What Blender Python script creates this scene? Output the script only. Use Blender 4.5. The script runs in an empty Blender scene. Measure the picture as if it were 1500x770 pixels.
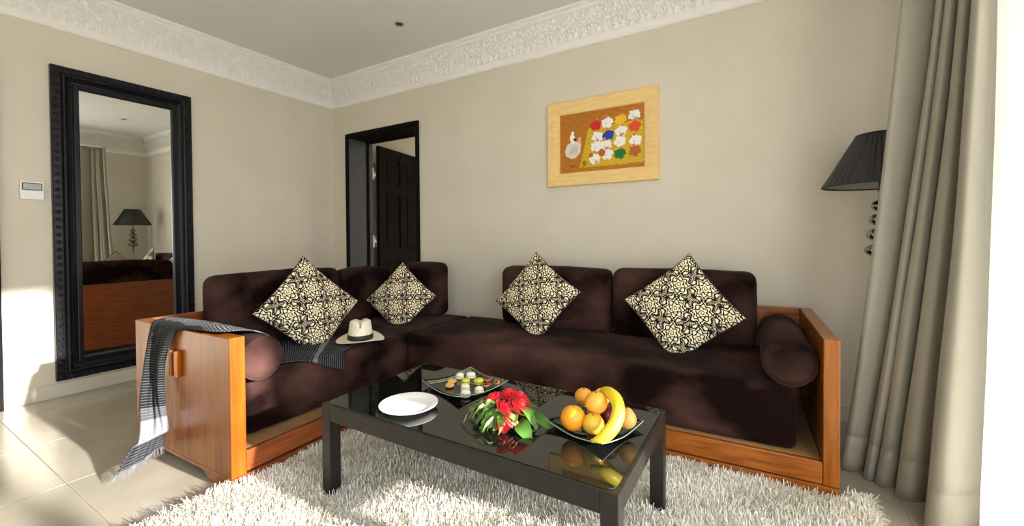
import bpy, bmesh, math, random
import numpy as np
from mathutils import Vector, Matrix, noise as mnoise
random.seed(7); rng = np.random.default_rng(7)
scn = bpy.context.scene
COL = scn.collection
PI = math.pi

# ------------------------------------------------------------------ camera
cam = bpy.data.cameras.new('camera'); cam_o = bpy.data.objects.new('camera', cam); COL.objects.link(cam_o)
cR = Vector((.85883, .51223, -.0072)); cD = Vector((-.51201, .85888, -.01431)); cR.normalize()
cD = (cD - cD.dot(cR)*cR).normalized(); cU = cR.cross(cD)
cam_o.matrix_world = Matrix(((cR.x, cU.x, -cD.x, 3.856), (cR.y, cU.y, -cD.y, -2.828), (cR.z, cU.z, -cD.z, 1.0), (0, 0, 0, 1)))
cam.sensor_width = 36; cam.sensor_fit = 'HORIZONTAL'; cam.lens = 614.687/1500*36; cam.shift_y = -29.34/1500
cam.clip_start = .05
scn.camera = cam_o

# ------------------------------------------------------------------ light
w = bpy.data.worlds.new('sky'); scn.world = w; w.use_nodes = True
bg = w.node_tree.nodes['Background']; bg.inputs[0].default_value = (.93, .97, 1, 1); bg.inputs[1].default_value = 6.0
sl = bpy.data.lights.new('sun', 'SUN'); so_ = bpy.data.objects.new('sun', sl); COL.objects.link(so_)
sl.energy = 14; sl.color = (1, .95, .88); sl.angle = math.radians(1.6)
SUN = Vector((-1, -.08, -.30)).normalized()
so_.rotation_euler = (-SUN).to_track_quat('Z', 'Y').to_euler(); so_.location = (9, 0, 4)
def portal(loc, rot, sx, sy):
    l = bpy.data.lights.new('window_portal', 'AREA'); l.shape = 'RECTANGLE'; l.size = sx; l.size_y = sy; l.cycles.is_portal = True
    o = bpy.data.objects.new('window_portal', l); o.location = loc; o.rotation_euler = rot; COL.objects.link(o)
portal((4.80, -2.4, 1.08), (0, math.radians(90), 0), 2.15, 3.08)     # side glazing
portal((4.05, -5.0, 1.25), (math.radians(90), 0, 0), .9, 2.1)        # unseen fill window added behind the camera
scn.view_settings.view_transform = 'Standard'; scn.view_settings.look = 'None'
scn.view_settings.exposure = 0.2; scn.view_settings.gamma = 1
try: scn.view_settings.use_curve_mapping = False
except Exception: pass
scn.cycles.max_bounces = 10; scn.cycles.diffuse_bounces = 6; scn.cycles.transparent_max_bounces = 12
scn.cycles.caustics_reflective = False; scn.cycles.caustics_refractive = False
scn.cycles.use_denoising = True; scn.cycles.sample_clamp_indirect = 6

# ------------------------------------------------------------------ materials
def srgb(r, g, b):
    f = lambda c: (c/255/12.92) if c/255 <= .04045 else ((c/255+.055)/1.055)**2.4
    return (f(r), f(g), f(b))
def mat(name, col, rough=.5, col2=None, nscale=8, nstretch=(1, 1, 1), bump=0, bscale=60, metal=0, spec=None, sheen=0, sheen_tint=None,
        coat=0, lo=.35, hi=.65, attr=None, coords='Object', trans=0, detail=4):
    m = bpy.data.materials.new(name); m.use_nodes = True
    nt = m.node_tree; N = nt.nodes; L = nt.links; p = N['Principled BSDF']
    p.inputs['Base Color'].default_value = (*col, 1); p.inputs['Roughness'].default_value = rough; p.inputs['Metallic'].default_value = metal
    if spec is not None: p.inputs['Specular IOR Level'].default_value = spec
    if sheen:
        p.inputs['Sheen Weight'].default_value = sheen; p.inputs['Sheen Roughness'].default_value = .45
        if sheen_tint: p.inputs['Sheen Tint'].default_value = (*sheen_tint, 1)
    if coat: p.inputs['Coat Weight'].default_value = coat; p.inputs['Coat Roughness'].default_value = .12
    if trans: p.inputs['Transmission Weight'].default_value = trans
    tc = N.new('ShaderNodeTexCoord'); mp = N.new('ShaderNodeMapping'); mp.inputs['Scale'].default_value = nstretch
    L.new(tc.outputs[coords], mp.inputs[0])
    if attr:
        a = N.new('ShaderNodeAttribute'); a.attribute_name = attr; L.new(a.outputs['Color'], p.inputs['Base Color'])
    elif col2:
        n = N.new('ShaderNodeTexNoise'); n.inputs['Scale'].default_value = nscale; n.inputs['Detail'].default_value = detail
        r = N.new('ShaderNodeValToRGB'); r.color_ramp.elements[0].position = lo; r.color_ramp.elements[1].position = hi
        r.color_ramp.elements[0].color = (*col, 1); r.color_ramp.elements[1].color = (*col2, 1)
        L.new(mp.outputs[0], n.inputs['Vector']); L.new(n.outputs['Fac'], r.inputs[0]); L.new(r.outputs[0], p.inputs['Base Color'])
    if bump:
        n2 = N.new('ShaderNodeTexNoise'); n2.inputs['Scale'].default_value = bscale; n2.inputs['Detail'].default_value = 5
        b = N.new('ShaderNodeBump'); b.inputs['Strength'].default_value = bump; b.inputs['Distance'].default_value = .01
        L.new(mp.outputs[0], n2.inputs['Vector']); L.new(n2.outputs['Fac'], b.inputs['Height']); L.new(b.outputs[0], p.inputs['Normal'])
    return m
M = {}
M['wall'] = mat('wall_paint', (.655, .605, .505), .85, (.685, .635, .535), 3, bump=.06, bscale=120)
M['ceiling'] = mat('ceiling_paint', (.75, .755, .755), .9, (.78, .78, .78), 2)
M['plaster'] = mat('white_plaster', (.86, .84, .80), .8, (.89, .875, .84), 20)
M['tile'] = mat('beige_stone_tile', (.355, .325, .258), .22, (.42, .385, .315), 3.5, bump=.03, bscale=25)
M['grout'] = mat('pale_grout', (.46, .43, .36), .8, (.5, .47, .4), 30)
M['skirt'] = mat('baseboard_stone', (.60, .56, .47), .3, (.66, .62, .53), 4)
M['wood'] = mat('orange_mahogany', (.18, .046, .004), .26, (.33, .098, .009), 5, (1.2, 12, 12), bump=.03, bscale=30, coat=.15)
M['woodv'] = mat('orange_mahogany_upright', (.20, .056, .005), .26, (.30, .092, .010), 4, (9, 9, .9), bump=.03, bscale=30, spec=.38)
M['woodred'] = mat('red_mahogany', (.19, .045, .012), .3, (.30, .075, .018), 5, (12, 1.2, 12), bump=.03, bscale=30, coat=.3)
M['deck'] = mat('deck_wood', (.30, .17, .07), .5, (.38, .22, .10), 6, (1, 10, 10))
M['suede'] = mat('brown_suede', (.0055, .0015, .0009), .9, (.088, .042, .035), 2.6, (1, 1.25, 1.7), bump=.15, bscale=16, spec=.08, sheen=.06, sheen_tint=(.62, .42, .40), detail=8, lo=.40, hi=.74)
M['pillow'] = mat('damask_print', (.8, .7, .5), .8, attr='Col', bump=.1, bscale=500, spec=.2)
M['pillow_back'] = mat('cream_cotton', (.62, .54, .40), .85, (.66, .58, .44), 40, spec=.2)
M['black'] = mat('black_lacquer', (.004, .004, .0065), .34, (.007, .007, .0105), 20, bump=.02, bscale=60, spec=.30)
M['blackdoor'] = mat('dark_stained_wood', (.005, .004, .004), .45, (.008, .0065, .006), 8, (6, 6, 1), bump=.02, bscale=40, spec=.06)
M['jamb'] = mat('dark_jamb_sheen_tint', (.050, .055, .072), .35, (.058, .063, .082), 10)  # bluish reflection on the left door reveal is put into this colour
M['mirror'] = mat('mirror_silver', (.86, .88, .84), .005, metal=1)
M['steel'] = mat('brushed_steel', (.62, .60, .55), .3, (.7, .68, .62), 30, metal=1)
M['chrome'] = mat('smoked_chrome', (.30, .28, .26), .06, metal=1)
M['pine'] = mat('pale_pine', (.80, .54, .20), .45, (.86, .62, .27), 5, (2, 14, 14), coat=.1)
M['paint'] = mat('painted_canvas', (.4, .2, .05), .6, attr='Col', bump=.12, bscale=200)
M['white'] = mat('white_plastic', (.80, .80, .78), .35, (.82, .82, .80), 20)
M['lcd'] = mat('grey_lcd', (.30, .33, .33), .2, (.36, .39, .38), 40)
M['dark'] = mat('dark_plastic', (.03, .03, .03), .4, (.04, .04, .04), 30)
M['tframe'] = mat('dark_bronze_metal', (.010, .008, .006), .42, (.015, .0125, .0095), 25, bump=.04, bscale=90, spec=.3)
M['tglass'] = mat('black_glass', (.006, .0065, .005), .02, (.008, .0085, .0065), 2, spec=.62)
M['china'] = mat('white_china', (.90, .90, .90), .12, (.92, .92, .92), 10)
M['straw'] = mat('cream_straw', (.80, .74, .57), .7, (.88, .83, .68), 90, bump=.15, bscale=220)
M['band'] = mat('black_ribbon', (.012, .012, .014), .6, (.018, .018, .02), 60)
M['curtain'] = mat('taupe_satin', (.30, .28, .225), .42, (.345, .32, .26), 4, (1, 1, .3), bump=.05, bscale=40, spec=.45, sheen=.25)
M['orange'] = mat('orange_peel', (.86, .29, .01), .38, (.92, .36, .015), 12, bump=.25, bscale=160)
M['mandarin'] = mat('mandarin_peel', (.88, .34, .02), .36, (.90, .47, .05), 9, bump=.18, bscale=150)
M['apricot'] = mat('apricot_skin', (.85, .36, .03), .4, (.90, .50, .08), 8, bump=.06, bscale=120)
M['apple'] = mat('yellow_green_apple', (.66, .50, .03), .28, (.80, .42, .05), 10)
M['plum'] = mat('dark_plum', (.09, .008, .010), .25, (.16, .015, .015), 14)
M['pear'] = mat('russet_pear', (.58, .25, .05), .45, (.66, .36, .09), 14, bump=.08, bscale=140)
M['lemon'] = mat('lemon_peel', (.86, .62, .02), .35, (.9, .7, .05), 15, bump=.15, bscale=150)
M['banana'] = mat('banana_peel', (.86, .60, .02), .42, (.88, .70, .06), 8)
M['bananatip'] = mat('banana_tip', (.42, .44, .06), .6, (.25, .20, .05), 40)
M['stem'] = mat('brown_stem', (.10, .055, .02), .7, (.14, .08, .03), 40)
M['petal'] = mat('red_petal', (.62, .004, .012), .45, (.80, .012, .030), 30, sheen=.3)
M['leaf'] = mat('green_leaf', (.030, .095, .010), .4, (.065, .17, .018), 25)
M['sprig'] = mat('pale_green_sprig', (.30, .46, .10), .5, (.55, .62, .28), 40)
M['coral'] = mat('coral_petal', (.66, .13, .05), .5, (.74, .22, .09), 30)
M['cream'] = mat('cream_icing', (.82, .74, .55), .6, (.88, .82, .66), 60, bump=.2, bscale=150)
M['cookie'] = mat('golden_biscuit', (.66, .38, .10), .6, (.78, .52, .18), 60, bump=.2, bscale=150)
M['jam'] = mat('dark_red_jam', (.20, .012, .010), .2, (.30, .03, .015), 60)
M['pist'] = mat('pistachio_icing', (.52, .58, .03), .5, (.62, .66, .06), 60)
M['nut'] = mat('nut_topping', (.62, .30, .10), .5, (.74, .46, .20), 120)
M['backing'] = mat('rug_backing', (.40, .37, .30), .9, (.45, .41, .34), 30)
M['bounce'] = mat('bounce_ground_stone', (.55, .52, .46), .8, (.6, .57, .5), 3)
def glassmat():
    m = bpy.data.materials.new('clear_green_glass'); m.use_nodes = True; nt = m.node_tree; N = nt.nodes; L = nt.links
    for n in list(N): N.remove(n)
    o = N.new('ShaderNodeOutputMaterial'); t = N.new('ShaderNodeBsdfTransparent'); t.inputs[0].default_value = (.86, .93, .89, 1)
    g = N.new('ShaderNodeBsdfGlossy'); g.inputs['Roughness'].default_value = .03; g.inputs['Color'].default_value = (.85, .95, .92, 1)
    fr = N.new('ShaderNodeFresnel'); fr.inputs[0].default_value = 1.6; mx = N.new('ShaderNodeMixShader')
    L.new(fr.outputs[0], mx.inputs[0]); L.new(t.outputs[0], mx.inputs[1]); L.new(g.outputs[0], mx.inputs[2]); L.new(mx.outputs[0], o.inputs[0])
    return m
M['glass'] = glassmat()
M['glassedge'] = mat('polished_glass_edge', (.30, .42, .38), .08, (.36, .48, .44), 30, spec=.8)
def cloth_translucent(name, col, tr):
    m = bpy.data.materials.new(name); m.use_nodes = True; nt = m.node_tree; N = nt.nodes; L = nt.links
    for n in list(N): N.remove(n)
    o = N.new('ShaderNodeOutputMaterial'); d = N.new('ShaderNodeBsdfDiffuse'); d.inputs[0].default_value = (*col, 1)
    t = N.new('ShaderNodeBsdfTranslucent'); t.inputs[0].default_value = (*col, 1); mx = N.new('ShaderNodeMixShader'); mx.inputs[0].default_value = tr
    L.new(d.outputs[0], mx.inputs[1]); L.new(t.outputs[0], mx.inputs[2]); L.new(mx.outputs[0], o.inputs[0]); return m
M['sheer'] = cloth_translucent('white_voile', (.92, .91, .88), .6)
M['shade'] = mat('black_pleated_silk', (.005, .005, .006), .40, (.012, .0115, .0115), 6, (1, 1, 1), sheen=.06, bump=.05, bscale=80)
M['lining'] = cloth_translucent('shade_lining', (.55, .52, .46), .3)
def rugmat():
    m = mat('cream_shag_yarn', (.74, .70, .60), .8, (.84, .81, .74), 9, sheen=.2)
    return m
M['pile'] = rugmat()
def throwmat():
    m = bpy.data.materials.new('woven_scarf'); m.use_nodes = True; nt = m.node_tree; N = nt.nodes; L = nt.links; p = N['Principled BSDF']
    p.inputs['Roughness'].default_value = .85; p.inputs['Specular IOR Level'].default_value = .2
    uv = N.new('ShaderNodeUVMap'); sp = N.new('ShaderNodeSeparateXYZ'); L.new(uv.outputs[0], sp.inputs[0])
    def mth(op, a, b=None, c=None):
        n = N.new('ShaderNodeMath'); n.operation = op
        for i, v in enumerate((a, b, c)):
            if v is None: continue
            if isinstance(v, (int, float)): n.inputs[i].default_value = v
            else: L.new(v, n.inputs[i])
        return n.outputs[0]
    V = sp.outputs[1]; U = sp.outputs[0]
    fine = mth('LESS_THAN', mth('FRACT', mth('MULTIPLY', V, 85)), .30)           # fine pale cross threads
    cross = mth('LESS_THAN', mth('FRACT', mth('MULTIPLY', U, 90)), .7)
    th = mth('MULTIPLY', fine, cross)
    ramp = N.new('ShaderNodeValToRGB'); L.new(mth('DIVIDE', V, 1.7), ramp.inputs[0])
    e = ramp.color_ramp.elements; ramp.color_ramp.interpolation = 'CONSTANT'
    # band tones from the seat end (0) to the hanging end (1): r = ground, g = thread
    bands = [(0, .010, .17), (.09, .18, .24), (.11, .010, .17), (.28, .030, .06), (.39, .34, .42), (.46, .035, .24), (.58, .006, .075), (.80, .008, .095), (.87, .07, .15), (.90, .22, .30), (.95, .02, .11)]
    while len(e) < len(bands): e.new(.5)
    for el, (pos, g_, t_) in zip(e, bands): el.position = pos; el.color = (g_, t_, 0, 1)
    sc = N.new('ShaderNodeSeparateColor'); L.new(ramp.outputs[0], sc.inputs[0])
    val = mth('ADD', mth('MULTIPLY', th, mth('SUBTRACT', sc.outputs[1], sc.outputs[0])), sc.outputs[0])
    cb = N.new('ShaderNodeCombineColor'); L.new(mth('MULTIPLY', val, .92), cb.inputs[0]); L.new(mth('MULTIPLY', val, .96), cb.inputs[1]); L.new(mth('MULTIPLY', val, 1.08), cb.inputs[2])
    L.new(cb.outputs[0], p.inputs['Base Color']); return m
M['throw'] = throwmat()

# ------------------------------------------------------------------ helpers
def empty(name, loc=(0, 0, 0), rz=0):
    o = bpy.data.objects.new(name, None); o.location = loc; o.rotation_euler = (0, 0, rz); o.empty_display_size = .1; COL.objects.link(o); return o
def tag(o, label=None, cat=None, group=None, kind=None):
    if label: o['label'] = label
    if cat: o['category'] = cat
    if group: o['group'] = group
    if kind: o['kind'] = kind
    return o
def thing(name, label, cat, loc=(0, 0, 0), rz=0, group=None): return tag(empty(name, loc, rz), label, cat, group)
def link(name, me, parent=None, loc=(0, 0, 0), rot=(0, 0, 0), scale=(1, 1, 1)):
    o = bpy.data.objects.new(name, me); COL.objects.link(o); o.location = loc; o.rotation_euler = rot; o.scale = scale
    if parent: o.parent = parent
    return o
def mesh(name, V, F, m, smooth=False):
    me = bpy.data.meshes.new(name); V = np.asarray(V, dtype=np.float32)
    if isinstance(F, np.ndarray):
        k = F.shape[1]; me.vertices.add(len(V)); me.vertices.foreach_set('co', V.ravel()); me.loops.add(F.size); me.loops.foreach_set('vertex_index', F.astype(np.int32).ravel())
        me.polygons.add(len(F)); me.polygons.foreach_set('loop_start', np.arange(0, F.size, k, dtype=np.int32)); me.update(calc_edges=True); me.validate()
    else:
        me.from_pydata([tuple(map(float, v)) for v in V], [], [tuple(map(int, f)) for f in F]); me.update()
    me.materials.append(M[m] if isinstance(m, str) else m)
    if smooth: me.polygons.foreach_set('use_smooth', np.ones(len(me.polygons), dtype=bool))
    return me
def bevel_mesh(me, off, seg=2, ang=30):
    bm = bmesh.new(); bm.from_mesh(me)
    bmesh.ops.remove_doubles(bm, verts=bm.verts, dist=1e-5); bmesh.ops.recalc_face_normals(bm, faces=bm.faces)
    es = [e for e in bm.edges if len(e.link_faces) == 2 and e.calc_face_angle(0) > math.radians(ang)]
    if off: bmesh.ops.bevel(bm, geom=es, offset=off, segments=seg, affect='EDGES', profile=.5)
    bm.to_mesh(me); bm.free(); return me
BOXF = [(0, 3, 2, 1), (4, 5, 6, 7), (0, 1, 5, 4), (1, 2, 6, 5), (2, 3, 7, 6), (3, 0, 4, 7)]
def boxv(x0, x1, y0, y1, z0, z1): return [(x0, y0, z0), (x1, y0, z0), (x1, y1, z0), (x0, y1, z0), (x0, y0, z1), (x1, y0, z1), (x1, y1, z1), (x0, y1, z1)]
def box(name, b, m, parent=None, bev=0, loc=(0, 0, 0), rot=(0, 0, 0)):
    me = mesh(name, boxv(*b), BOXF, m); bevel_mesh(me, bev)
    return link(name, me, parent, loc, rot)
def boxes(name, bs, m, parent=None, bev=0):
    V, F = [], []
    for b in bs:
        k = len(V); V += boxv(*b); F += [tuple(i+k for i in f) for f in BOXF]
    me = mesh(name, V, F, m)
    if bev: bevel_mesh(me, bev)
    return link(name, me, parent)
def prism(name, poly, fn, t0, t1, m, parent=None, bev=0):
    """poly: 2-D outline, extruded from t0 to t1; fn(a, b, t) -> xyz"""
    n = len(poly); V = [fn(a, b, t0) for a, b in poly]+[fn(a, b, t1) for a, b in poly]
    F = [tuple(range(n)), tuple(range(2*n-1, n-1, -1))]+[(i, n+i, n+(i+1) % n, (i+1) % n) for i in range(n)]
    me = mesh(name, V, F, m); bevel_mesh(me, bev); return link(name, me, parent)
def lathe_vf(prof, n=32, cap=True):
    V, F = [], []
    for r, z in prof:
        for k in range(n): a = 2*PI*k/n; V.append((r*math.cos(a), r*math.sin(a), z))
    for i in range(len(prof)-1):
        for k in range(n): F.append((i*n+k, i*n+(k+1) % n, (i+1)*n+(k+1) % n, (i+1)*n+k))
    if cap:
        F.append(tuple(range(n-1, -1, -1))); F.append(tuple((len(prof)-1)*n+k for k in range(n)))
    return V, F
def lathe(name, prof, m, parent=None, loc=(0, 0, 0), rot=(0, 0, 0), n=32, cap=True, fn=None, smooth=True):
    V, F = lathe_vf(prof, n, cap)
    if fn: V = [fn(*v) for v in V]
    return link(name, mesh(name, V, F, m, smooth), parent, loc, rot)
def tube_vf(pts, rad, n=8):
    pts = [Vector(p) for p in pts]; V, F = [], []; up = Vector((0, 0, 1)); prev = None
    for i, p in enumerate(pts):
        t = (pts[min(i+1, len(pts)-1)]-pts[max(i-1, 0)]).normalized()
        if prev is None: a = t.cross(up if abs(t.z) < .9 else Vector((1, 0, 0))).normalized()
        else: a = (prev-prev.dot(t)*t).normalized()
        prev = a; b = t.cross(a); r = rad[i] if isinstance(rad, (list, tuple)) else rad
        for k in range(n): an = 2*PI*k/n; V.append(p+r*(math.cos(an)*a+math.sin(an)*b))
    for i in range(len(pts)-1):
        for k in range(n): F.append((i*n+k, i*n+(k+1) % n, (i+1)*n+(k+1) % n, (i+1)*n+k))
    F.append(tuple(range(n-1, -1, -1))); F.append(tuple((len(pts)-1)*n+k for k in range(n)))
    return V, F
def tube(name, pts, rad, m, parent=None, n=8, loc=(0, 0, 0)):
    V, F = tube_vf(pts, rad, n); return link(name, mesh(name, V, F, m, True), parent, loc)
def grid_faces(nu, nv):
    i, j = np.meshgrid(np.arange(nu-1), np.arange(nv-1), indexing='ij'); a = (i*nv+j).ravel()
    return np.stack([a, a+nv, a+nv+1, a+1], 1)
def catmull(P, n):
    P = [np.array(p, float) for p in P]; P = [2*P[0]-P[1]]+P+[2*P[-1]-P[-2]]; out = []
    m = len(P)-3
    for k in range(n):
        s = k/(n-1)*m; i = min(int(s), m-1); t = s-i; a, b, c, d = P[i:i+4]
        out.append(.5*((2*b)+(-a+c)*t+(2*a-5*b+4*c-d)*t*t+(-a+3*b-3*c+d)*t**3))
    return np.array(out)
def soft_box(hx, hy, hz, r, puff=(0, 0, 0), n=(14, 8, 8), nz=.004, ns=5, seed=0):
    """rounded, slightly puffed and creased upholstery block centred on the origin"""
    H = (hx, hy, hz)
    def axis(h, k):
        rr = min(r, h*.98); c = [-h, -h+rr*.12, -h+rr*.35, -h+rr*.65]; c += list(np.linspace(-h+rr, h-rr, k)); c += [h-rr*.65, h-rr*.35, h-rr*.12, h]; return c
    A = [axis(H[i], n[i]) for i in range(3)]; idx = {}; V = []; F = []
    def vid(p):
        k = tuple(round(c, 5) for c in p)
        if k not in idx: idx[k] = len(V); V.append(p)
        return idx[k]
    for ax in range(3):
        a, b = (ax+1) % 3, (ax+2) % 3
        for s in (-1, 1):
            for i in range(len(A[a])-1):
                for j in range(len(A[b])-1):
                    q = []
                    for di, dj in ((0, 0), (1, 0), (1, 1), (0, 1)):
                        p = [0, 0, 0]; p[ax] = s*H[ax]; p[a] = A[a][i+di]; p[b] = A[b][j+dj]; q.append(vid(p))
                    F.append(q if s > 0 else q[::-1])
    out = []
    for p in V:
        core = [max(-(H[i]-min(r, H[i]*.98)), min(H[i]-min(r, H[i]*.98), p[i])) for i in range(3)]
        d = Vector([p[i]-core[i] for i in range(3)]); d = d.normalized()*min(r, min(H)*.98)
        q = [core[i]+d[i] for i in range(3)]; fr = [q[i]/H[i] for i in range(3)]
        for k in range(3):
            a, b = (k+1) % 3, (k+2) % 3; q[k] += puff[k]*fr[k]*(1-fr[a]**2)*(1-fr[b]**2)
        nn = mnoise.noise(Vector(q)*ns+Vector((seed*7.3, 0, 0)))+.5*mnoise.noise(Vector(q)*ns*2.7+Vector((0, seed*3.1, 0)))
        dn = Vector(fr).normalized() if Vector(fr).length > 0 else d
        out.append(Vector(q)+dn*nn*nz)
    return out, F

# ------------------------------------------------------------------ room shell
H0 = 2.62; YF = -5.0; XR = 4.75
tag(boxes('wall_left', [(-.15, 0, YF-.2, .0, -.05, H0+.1)], 'wall'), kind='structure')
wb = tag(boxes('wall_back', [(-.15, .222, 0, .30, -.05, H0+.1), (1.204, XR+.15, 0, .30, -.05, H0+.1), (.222, 1.204, 0, .30, 2.045, H0+.1)], 'wall'), kind='structure')
tag(boxes('wall_right', [(XR, XR+.15, -.86, .0, -.05, H0+.1), (XR, XR+.15, YF-.2, -3.95, -.05, H0+.1), (XR, XR+.15, -3.95, -.86, 2.16, H0+.1)], 'wall'), kind='structure')
tag(boxes('wall_front', [(0, 3.6, YF-.2, YF, -.05, H0+.1), (4.5, XR, YF-.2, YF, -.05, H0+.1), (3.6, 4.5, YF-.2, YF, -.05, .15), (3.6, 4.5, YF-.2, YF, 2.30, H0+.1)], 'wall'), kind='structure')
wf2 = tag(boxes('fill_window', [(3.6, 3.65, YF-.12, YF-.05, .15, 2.3), (4.45, 4.5, YF-.12, YF-.05, .15, 2.3), (3.6, 4.5, YF-.12, YF-.05, .15, .2), (3.6, 4.5, YF-.12, YF-.05, 2.25, 2.30), (4.03, 4.07, YF-.12, YF-.05, .15, 2.3)], 'jamb'), kind='structure')  # unseen window added to light the camera-facing sides
tag(box('ceiling', (-.15, XR+.15, YF-.2, .0, H0, H0+.12), 'ceiling'), kind='structure')
# floor: grout bed with every stone tile its own piece
fl = tag(box('floor', (-.15, XR+.15, YF-.2, 3.2, -.06, -.004), 'grout'), kind='structure')
TS = .58; tme = bevel_mesh(mesh('tile', boxv(.0018, TS-.0018, .0018, TS-.0018, -.02, 0), BOXF, 'tile'), .0012, 1)
for i in range(-1, 8):
    for j in range(-5, 5):
        x0 = .82+(i-1)*TS; y0 = -2.30+j*TS
        if x0+TS < -.1 or x0 > XR or y0 > .0 or y0+TS < YF: continue
        sx = 1; dx = 0
        link('tile', tme, fl, (x0, y0, random.uniform(-.0006, .0004)))
tag(box('bounce_ground', (XR+.15, 16, -9, 4, -.25, -.08), 'bounce'), kind='structure')  # unseen ground outside, added to bounce sunlight into the room
# sliding door frame in the side opening, the window behind the camera is added for fill
wf = tag(boxes('window_1', [(XR+.03, XR+.11, -.90, -.86, -.0, 2.16), (XR+.03, XR+.11, -3.95, -3.89, 0, 2.16), (XR+.03, XR+.11, -3.95, -.86, 2.11, 2.16)], 'jamb'), kind='structure')
box('stile', (XR+.04, XR+.09, -2.20, -2.10, 0, 2.11), 'jamb', wf); box('stile', (XR+.04, XR+.09, -3.05, -2.97, 0, 2.11), 'jamb', wf)
# cornices: moulded profile with a carved arabesque frieze
def relief(s, t):
    """height 0..1 of the carved frieze; s along in metres, t 0..1 across"""
    P = .17; h = np.zeros_like(s)
    y = (t-.5)*.195
    def bump(x): return np.clip(1-x*x, 0, 1)**.6
    for off, kind in ((0, 0), (P/2, 1)):
        x = (s+off+P/2) % P-P/2
        r = np.hypot(x, y); th = np.arctan2(y, x)
        if kind == 0:
            h = np.maximum(h, bump((r-.052*(1+.16*np.cos(8*th)))/.0075)); h = np.maximum(h, bump((r-.026*(1+.3*np.cos(6*th)))/.007)); h = np.maximum(h, bump(r/.009))
            for sy in (-1, 1): h = np.maximum(h, .9*bump(np.hypot(x/.012, (y-sy*.078)/.017)))
        else:
            for a in (-.9, -.45, 0, .45, .9):
                for sy in (-1, 1):
                    xx = x*math.cos(a)+sy*y*math.sin(a); yy = -x*math.sin(a)*1+sy*y*math.cos(a)
                    h = np.maximum(h, bump(np.hypot(xx/.0065, (yy-.045)/.032)))
            for sx in (-1, 1):
                for sy in (-1, 1):
                    rr = np.hypot(x-sx*.030, y-sy*.070); h = np.maximum(h, bump((rr-.014)/.005)); h = np.maximum(h, bump(rr/.005))
    h = np.maximum(h, .8*bump((np.abs(y)-.093)/.004))
    return h
def cornice(name, fn, L):
    ns = int(L/.0045); s = np.linspace(0, L, ns)
    prof = [(0, 2.335), (.016, 2.336), (.024, 2.343), (.026, 2.352), (.020, 2.360), (.018, 2.366), (.026, 2.370), (.030, 2.377), (.026, 2.383)]
    nb = 44; band = [(.026+.014*k/(nb-1), 2.384+.192*k/(nb-1)) for k in range(nb)]
    top = [(.046, 2.579), (.054, 2.582), (.058, 2.590), (.052, 2.596), (.062, 2.600), (.074, 2.604), (.080, 2.612), (.082, 2.6195)]
    P = np.array(prof+band+top); S_, I = np.meshgrid(s, np.arange(len(P)), indexing='ij')
    d = P[I, 0].copy(); z = P[I, 1].copy(); b0 = len(prof); sl_ = slice(b0, b0+nb)
    t = np.broadcast_to(np.linspace(0, 1, nb), (ns, nb)); d[:, sl_] += .017*relief(S_[:, sl_], t)
    X, Y = fn(S_, d); V = np.stack([X, Y, z], -1).reshape(-1, 3); F = grid_faces(ns, len(P))
    return tag(link(name, mesh(name, V, F, 'plaster', True)), kind='structure')
cornice('trim_1', lambda s, d: (d, -d-s*(1-d/4.9)), 4.9)
cornice('trim_2', lambda s, d: (d+s*(1-2*d/XR), -d), XR)
cornice('trim_3', lambda s, d: (XR-d, -d-s*(1-d/4.9)), 4.9)
tag(box('baseboard_left', (.0, .012, YF, -.0, 0, .088), 'skirt', bev=.002), kind='structure')
tag(boxes('baseboard_back', [(0, .19, -.012, 0, 0, .088), (1.24, XR, -.012, 0, 0, .088)], 'skirt'), kind='structure')
tag(box('baseboard_right', (XR-.012, XR, -.86, 0, 0, .088), 'skirt'), kind='structure')
# neighbouring room seen through the doorway; unseen right wall added to dim it
tag(boxes('wall_hall', [(-.15, -.0, .3, 3.2, -.05, 2.8), (-.15, 4.0, 3.0, 3.2, -.05, 2.8), (2.6, 2.75, .3, 2.1, -.05, 2.8)], 'wall'), kind='structure')
tag(box('ceiling_hall', (-.15, 4.0, .3, 3.2, H0, H0+.1), 'ceiling'), kind='structure')
# door_1: dark casing, deep reveal, six-panel leaf standing open
dr = tag(empty('door_1', (0, 0, 0)), kind='structure')
boxes('casing', [(.212, .247, -.02, .0, 0, 2.05), (1.172, 1.207, -.02, .0, 0, 2.05), (.247, 1.172, -.02, .0, 2.013, 2.05)], 'blackdoor', dr, .003)
box('jamb_lining', (.222, .250, -.002, .30, 0, 2.02), 'jamb', dr); box('jamb_lining', (1.168, 1.204, -.002, .30, 0, 2.02), 'blackdoor', dr)
box('head_lining', (.25, 1.168, -.002, .30, 2.008, 2.045), 'blackdoor', dr)
boxes('door_stop', [(.25, .263, .215, .245, 0, 2.008), (1.155, 1.168, .215, .245, 0, 2.008), (.25, 1.168, .215, .245, 1.995, 2.008)], 'blackdoor', dr, .002)
lf = empty('leaf', (.262, .335, 0), math.radians(100)); lf.parent = dr
LW, LT = .86, .04
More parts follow.
